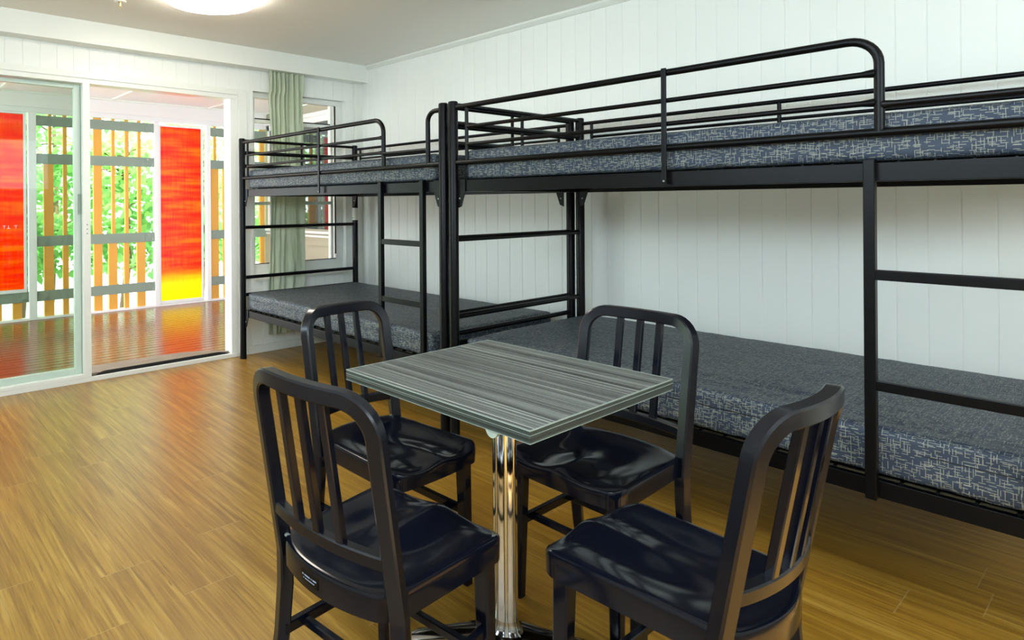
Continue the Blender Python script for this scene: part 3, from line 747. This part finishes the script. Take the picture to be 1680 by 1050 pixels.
def make_chair():
    t = thing('metal_dining_chair',(0,0,0))
    # seat
    bm = newbm(); N=44; r=.045
    def warp(u,v):      # rounded corners in plan
        au,av=abs(u),abs(v); k=.80
        if au>k and av>k:
            du,dv=(au-k)/(1-k),(av-k)/(1-k); m_=max(du,dv); l=math.hypot(du,dv)
            if l>0: s=m_/l; du*=s; dv*=s
            au,av=k+du*(1-k),k+dv*(1-k)
        return math.copysign(au,u),math.copysign(av,v)
    def hgt(u,v):
        x=u;y=v
        edge = min(1,max(0,(1-max(abs(u),abs(v)*.98))/.16)); edge = edge*edge*(3-2*edge)
        rear = .014*math.exp(-((v+.30)/.55)**2-(u/.72)**4)
        lobes = .014*(math.exp(-((abs(u)-.46)/.30)**2))*(1/(1+math.exp(-(v+.15)*6)))
        ridge = .004*math.exp(-(u/.16)**2)*max(0,v+.2)
        h = -(rear+lobes*.85)*edge + ridge*edge
        h -= .010*max(0,(abs(v)-.80)/.2)**2*(1 if v>0 else .3)*(1-.55*math.exp(-(u/.22)**2) if v>0 else 1)
        # front waterfall dips under the thighs
        if v>.55: h -= .005*((v-.55)/.45)**2*math.exp(-((abs(u)-.5)/.28)**2)
        return .456+h
    g=[]
    for j in range(N+1):
        row=[]
        for i in range(N+1):
            u,v=i/N*2-1,j/N*2-1; uu,vv=warp(u,v); x,y,_=seat_top(uu,vv)
            m_=max(abs(u),abs(v)); z=hgt(uu,vv)
            row.append(bm.verts.new((x,y,z)))
        g.append(row)
    for j in range(N):
        for i in range(N): bm.faces.new((g[j][i],g[j][i+1],g[j+1][i+1],g[j+1][i]))
    ring = [(i,0) for i in range(N)]+[(N,j) for j in range(N)]+[(N-i,N) for i in range(N)]+[(0,N-j) for j in range(N)]
    prev=[g[j][i] for i,j in ring]; cen=Vector((0,0,0)); rows=[]
    for (off,dz) in ((.0035,-.0015),(.0055,-.006),(.006,-.02),(.005,-.052),(-.012,-.055),(-.016,-.03)):
        cur=[]
        for (i,j) in ring:
            b=g[j][i].co; nx_,ny_=b.x,b.y*1.0; n_=Vector((nx_,ny_,0))
            u,v=i/N*2-1,j/N*2-1; uu,vv=warp(u,v)
            n_=Vector((math.copysign(abs(uu)**9,uu),math.copysign(abs(vv)**9,vv),0)); n_.normalize()
            zz=b.z+dz
            if dz<=-.05: zz=.398+.012*(1-abs(uu)**6 if abs(vv)<.95 else .3) *0 + (.0 if vv<0 else .0)
            if dz==-.055: zz=.396
            cur.append(bm.verts.new((b.x+n_.x*off,b.y+n_.y*off,zz)))
        n=len(cur)
        for k in range(n): bm.faces.new((prev[k],prev[(k+1)%n],cur[(k+1)%n],cur[k]))
        prev=cur
    bm.faces.new(prev)
    link('seat',bm,M['gloss'],t,True)
    # back frame: left post up, crest, right post down
    bm = newbm(); pts=[];fr=[]
    S=.181; zt=.845; rb=.070; zlow=.40
    path=[(-S,zlow)]+[(-S,zlow+(zt-rb-zlow)*k/10) for k in range(1,11)]
    path+=[(-S+rb-rb*math.cos(f/8*PI/2), zt-rb+rb*math.sin(f/8*PI/2)) for f in range(1,9)]
    path+=[(-S+rb+(2*S-2*rb)*k/16, zt) for k in range(1,17)]
    path+=[(S-rb+rb*math.sin(f/8*PI/2), zt-rb+rb*math.cos(f/8*PI/2)) for f in range(1,9)]
    path+=[(S,zt-rb-(zt-rb-zlow)*k/10) for k in range(1,11)]
    P3=[backpt(s/RA,z) for s,z in path]
    for i,(s,z) in enumerate(path):
        tg=(P3[min(i+1,len(P3)-1)]-P3[max(0,i-1)]).normalized(); N_,_=frame_at(s/RA)
        N_=Vector((N_.x,N_.y,0)); 
        Bv=tg.cross(N_).normalized(); A=Bv.cross(tg).normalized(); fr.append((A,Bv))
    sweep(bm,P3,chsec(.035,.032),fr); link('back_frame',bm,M['satin'],t,True)
    # slats + lower rail
    bm=newbm(); zs=.523; ph=[-(S-.012)/RA+2*(S-.012)/RA*k/14 for k in range(15)]
    sweep(bm,[backpt(p,zs) for p in ph],chsec(.028,.026),[(frame_at(p)[0],Vector((0,0,1))) for p in ph]); link('lower_rail',bm,M['satin'],t,True)
    for s in (-.066,0,.066):
        bm=newbm(); p=s/RA; ps=[backpt(p,z) for z in (.535,.68,.832)]
        N_,T_=frame_at(p); sweep(bm,ps,chsec(.020,.018),[(N_,T_)]*3); link('slat',bm,M['gloss'],t,True)
    # rear legs
    for sg in (-1,1):
        p=sg*S/RA; N_,T_=frame_at(p); b0=backpt(p,.41)
        ps=[]
        for z,dy in ((.41,0),(.33,.002),(.22,-.006),(.11,-.024),(0,-.050)):
            ps.append(Vector((b0.x+sg*(.41-z)*.02,b0.y+dy,z)))
        bm=newbm(); rings=[(.035,.032),(.035,.032),(.033,.031),(.031,.029),(.028,.027)]
        vs=[]
        for q,(w_,t_) in zip(ps,rings): vs.append([bm.verts.new(q+N_*a+T_*b) for a,b in chsec(w_,t_)])
        for i in range(4):
            for j in range(8): bm.faces.new((vs[i][j],vs[i][(j+1)%8],vs[i+1][(j+1)%8],vs[i+1][j]))
        bm.faces.new(vs[0]);bm.faces.new(vs[-1]); link('leg',bm,M['gloss'],t,True)
    # front legs
    for sg in (-1,1):
        bm=newbm(); vs=[]
        for z,w_ in ((.42,.040),(.30,.037),(0,.029)):
            q=Vector((sg*(.156+.012*(.42-z)),.153+.02*(.42-z),z)); vs.append([bm.verts.new(q+Vector((a,b,0))) for a,b in chsec(w_,w_)])
        for i in range(2):
            for j in range(8): bm.faces.new((vs[i][j],vs[i][(j+1)%8],vs[i+1][(j+1)%8],vs[i+1][j]))
        bm.faces.new(vs[0]);bm.faces.new(vs[-1]); link('leg',bm,M['gloss'],t,True)
        # side stretcher
        bm=newbm(); a=Vector((sg*.158,.152,.232)); b=Vector((sg*.172,-.175,.228)); d_=(b-a).normalized(); sd=d_.cross(Vector((0,0,1))).normalized()
        sweep(bm,[a,b],chsec(.026,.018),[(sd,Vector((0,0,1)))]*2); link('stretcher',bm,M['gloss'],t,True)
        # seat weld tab
        bm=newbm(); tube(bm,[(sg*.150,-.172,.450),(sg*.168,-.176,.452)],.005,8); link('weld_tab',bm,M['bolt'],t,True)
    for y in (.09,-.115):
        bm=newbm(); sweep(bm,[Vector((-.168,y,.226)),Vector((.168,y,.226))],chsec(.020,.018),[(Vector((0,1,0)),Vector((0,0,1)))]*2); link('cross_bar',bm,M['gloss'],t,True)
    return t
ch = make_chair()
spots = [(3.414,-2.707,6.1,'glossy black chair front left, its back nearest the camera, printed label under the seat'),
         (2.994,-2.308,-87.3,'glossy black chair at the far left end of the table, facing the camera side'),
         (3.453,-1.901,178.9,'glossy black chair behind the table, back towards the lower bunk mattress'),
         (3.863,-2.298,89.0,'glossy black chair front right, beside the nearer bunk ladder')]
chairs=[ch]+[dup(ch) for _ in range(3)]
for o,(x,y,a,l) in zip(chairs,spots):
    o.location=(x,y,0); o.rotation_euler=(0,0,math.radians(a)); tag(o,l,'chair','black metal chairs around the table')
# printed label on the rear skirt of the first chair
def skirt_y(x): 
    u=x/.17; return -.175-.040*(1-u*u)-.0065
bm=newbm()
xs=[-.055+.058*k/8 for k in range(9)]
for r_ in ((.0,),):
    A=[bm.verts.new((x,skirt_y(x)-.0003,.412)) for x in xs]; Bq=[bm.verts.new((x,skirt_y(x)-.0003,.436)) for x in xs]
    A2=[bm.verts.new((x,skirt_y(x)+.003,.412)) for x in xs]; B2=[bm.verts.new((x,skirt_y(x)+.003,.436)) for x in xs]
    for k in range(8):
        bm.faces.new((A[k],A[k+1],Bq[k+1],Bq[k])); bm.faces.new((A2[k],A2[k+1],B2[k+1],B2[k])); bm.faces.new((A[k],A[k+1],A2[k+1],A2[k])); bm.faces.new((Bq[k],Bq[k+1],B2[k+1],B2[k]))
pl = link('maker_label',bm,M['black'],chairs[0]); pl['label']='small printed label on the back of the seat skirt'
bm=newbm(); rr=random.Random(3)
for z,x0,x1,h in ((.427,-.051,-.004,.0028),(.420,-.047,-.010,.0018)):
    x=x0
    while x<x1:
        w_=rr.uniform(.0012,.0026); y_=skirt_y(x)-.0006
        if rr.random()>.12: box(bm,x,x+w_,y_-.0003,y_+.0006,z-h/2,z+h/2)
        x+=w_+.0009
link('print',bm,M['ink'],pl)
bm=newbm(); p_=backpt(.165/RA,.79,-.0); tube(bm,[(p_.x-.004,p_.y-.0,.785),(p_.x-.012,p_.y,.785)],.0045,10)
link('screw_plug',bm,M['brass'],chairs[1])

# ------------------------------------------------------------------ table
t = thing('pedestal_table',(3.415,-2.285,0),label='square table with grey streaked laminate top on a chrome pedestal',cat='table')
hw=.305
link('tabletop',B(-hw+.001,hw-.001,-hw+.001,hw-.001,.7235,.750,.0008),M['table'],t)
bm=newbm(); o_,i_=hw+.0012,hw-.0005
for a in (0,1,2,3):
    q=newbm(); 
    pts=[(-o_,-o_),(o_,-o_),(i_,-i_),(-i_,-i_)]; c,s=math.cos(a*PI/2),math.sin(a*PI/2)
    prism(bm,[(x*c-y*s,x*s+y*c) for x,y in pts],'z',.722,.7488); q.free()
eb=link('edge_band',bm,M['edge'],t)
bm=newbm(); o2=o_+.0006
for a in range(4):
    c,s=math.cos(a*PI/2),math.sin(a*PI/2)
    for z0,z1 in ((.7478,.7502),(.7385,.7395),(.7215,.7228)):
        prism(bm,[(x*c-y*s,x*s+y*c) for x,y in [(-o2,-o2),(o2,-o2),(i_,-i_),(-i_,-i_)]],'z',z0,z1)
link('edge_line',bm,M['edgeline'],eb)
bm=newbm(); lathe(bm,[(.0325,.045),(.0325,.715)],40); link('pole',bm,M['chrome'],t,True)
bm=newbm(); box(bm,-.11,.11,-.11,.11,.716,.7225,.002); lathe(bm,[(.045,.700),(.05,.716)],32); link('mounting_plate',bm,M['polished'],t)
bm=newbm(); 
pts=[(.020*math.cos(PI+k/12*PI),.722+.030*math.sin(PI+k/12*PI)) for k in range(13)]
prism(bm,[(x+.182,z) for x,z in pts],'y',-.276,-.264); link('tilt_bracket',bm,M['leafalu'],t)
bs = newbm(); lathe(bs,[(.06,.035),(.055,.055),(.040,.066),(.034,.085),(.031,.10)],36); bs=link('base',bs,M['polished'],t,True)
for k in range(4):
    a=PI/4+k*PI/2; d_=Vector((math.cos(a),math.sin(a),0)); sd=Vector((-d_.y,d_.x,0)); bm=newbm(); vs=[]
    for r_,w_,zt,zb in ((.0,.05,.066,.030),(.05,.040,.062,.026),(.11,.034,.052,.018),(.18,.029,.040,.010),(.235,.026,.030,.006),(.255,.018,.022,.006)):
        c_=d_*r_; vs.append([bm.verts.new(c_+sd*x+Vector((0,0,z))) for x,z in ((-w_,zb),(-w_,zt-.008),(-w_*.7,zt-.002),(0,zt),(w_*.7,zt-.002),(w_,zt-.008),(w_,zb))])
    for i in range(5):
        for j in range(7): bm.faces.new((vs[i][j],vs[i][(j+1)%7],vs[i+1][(j+1)%7],vs[i+1][j]))
    bm.faces.new(vs[0]); bm.faces.new(vs[-1]); link('foot',bm,M['polished'],bs,True)
    bm=newbm(); lathe(bm,[(.016,0),(.016,.007),(.012,.009)],16,(d_.x*.228,d_.y*.228)); link('glide',bm,M['rubber'],bs)
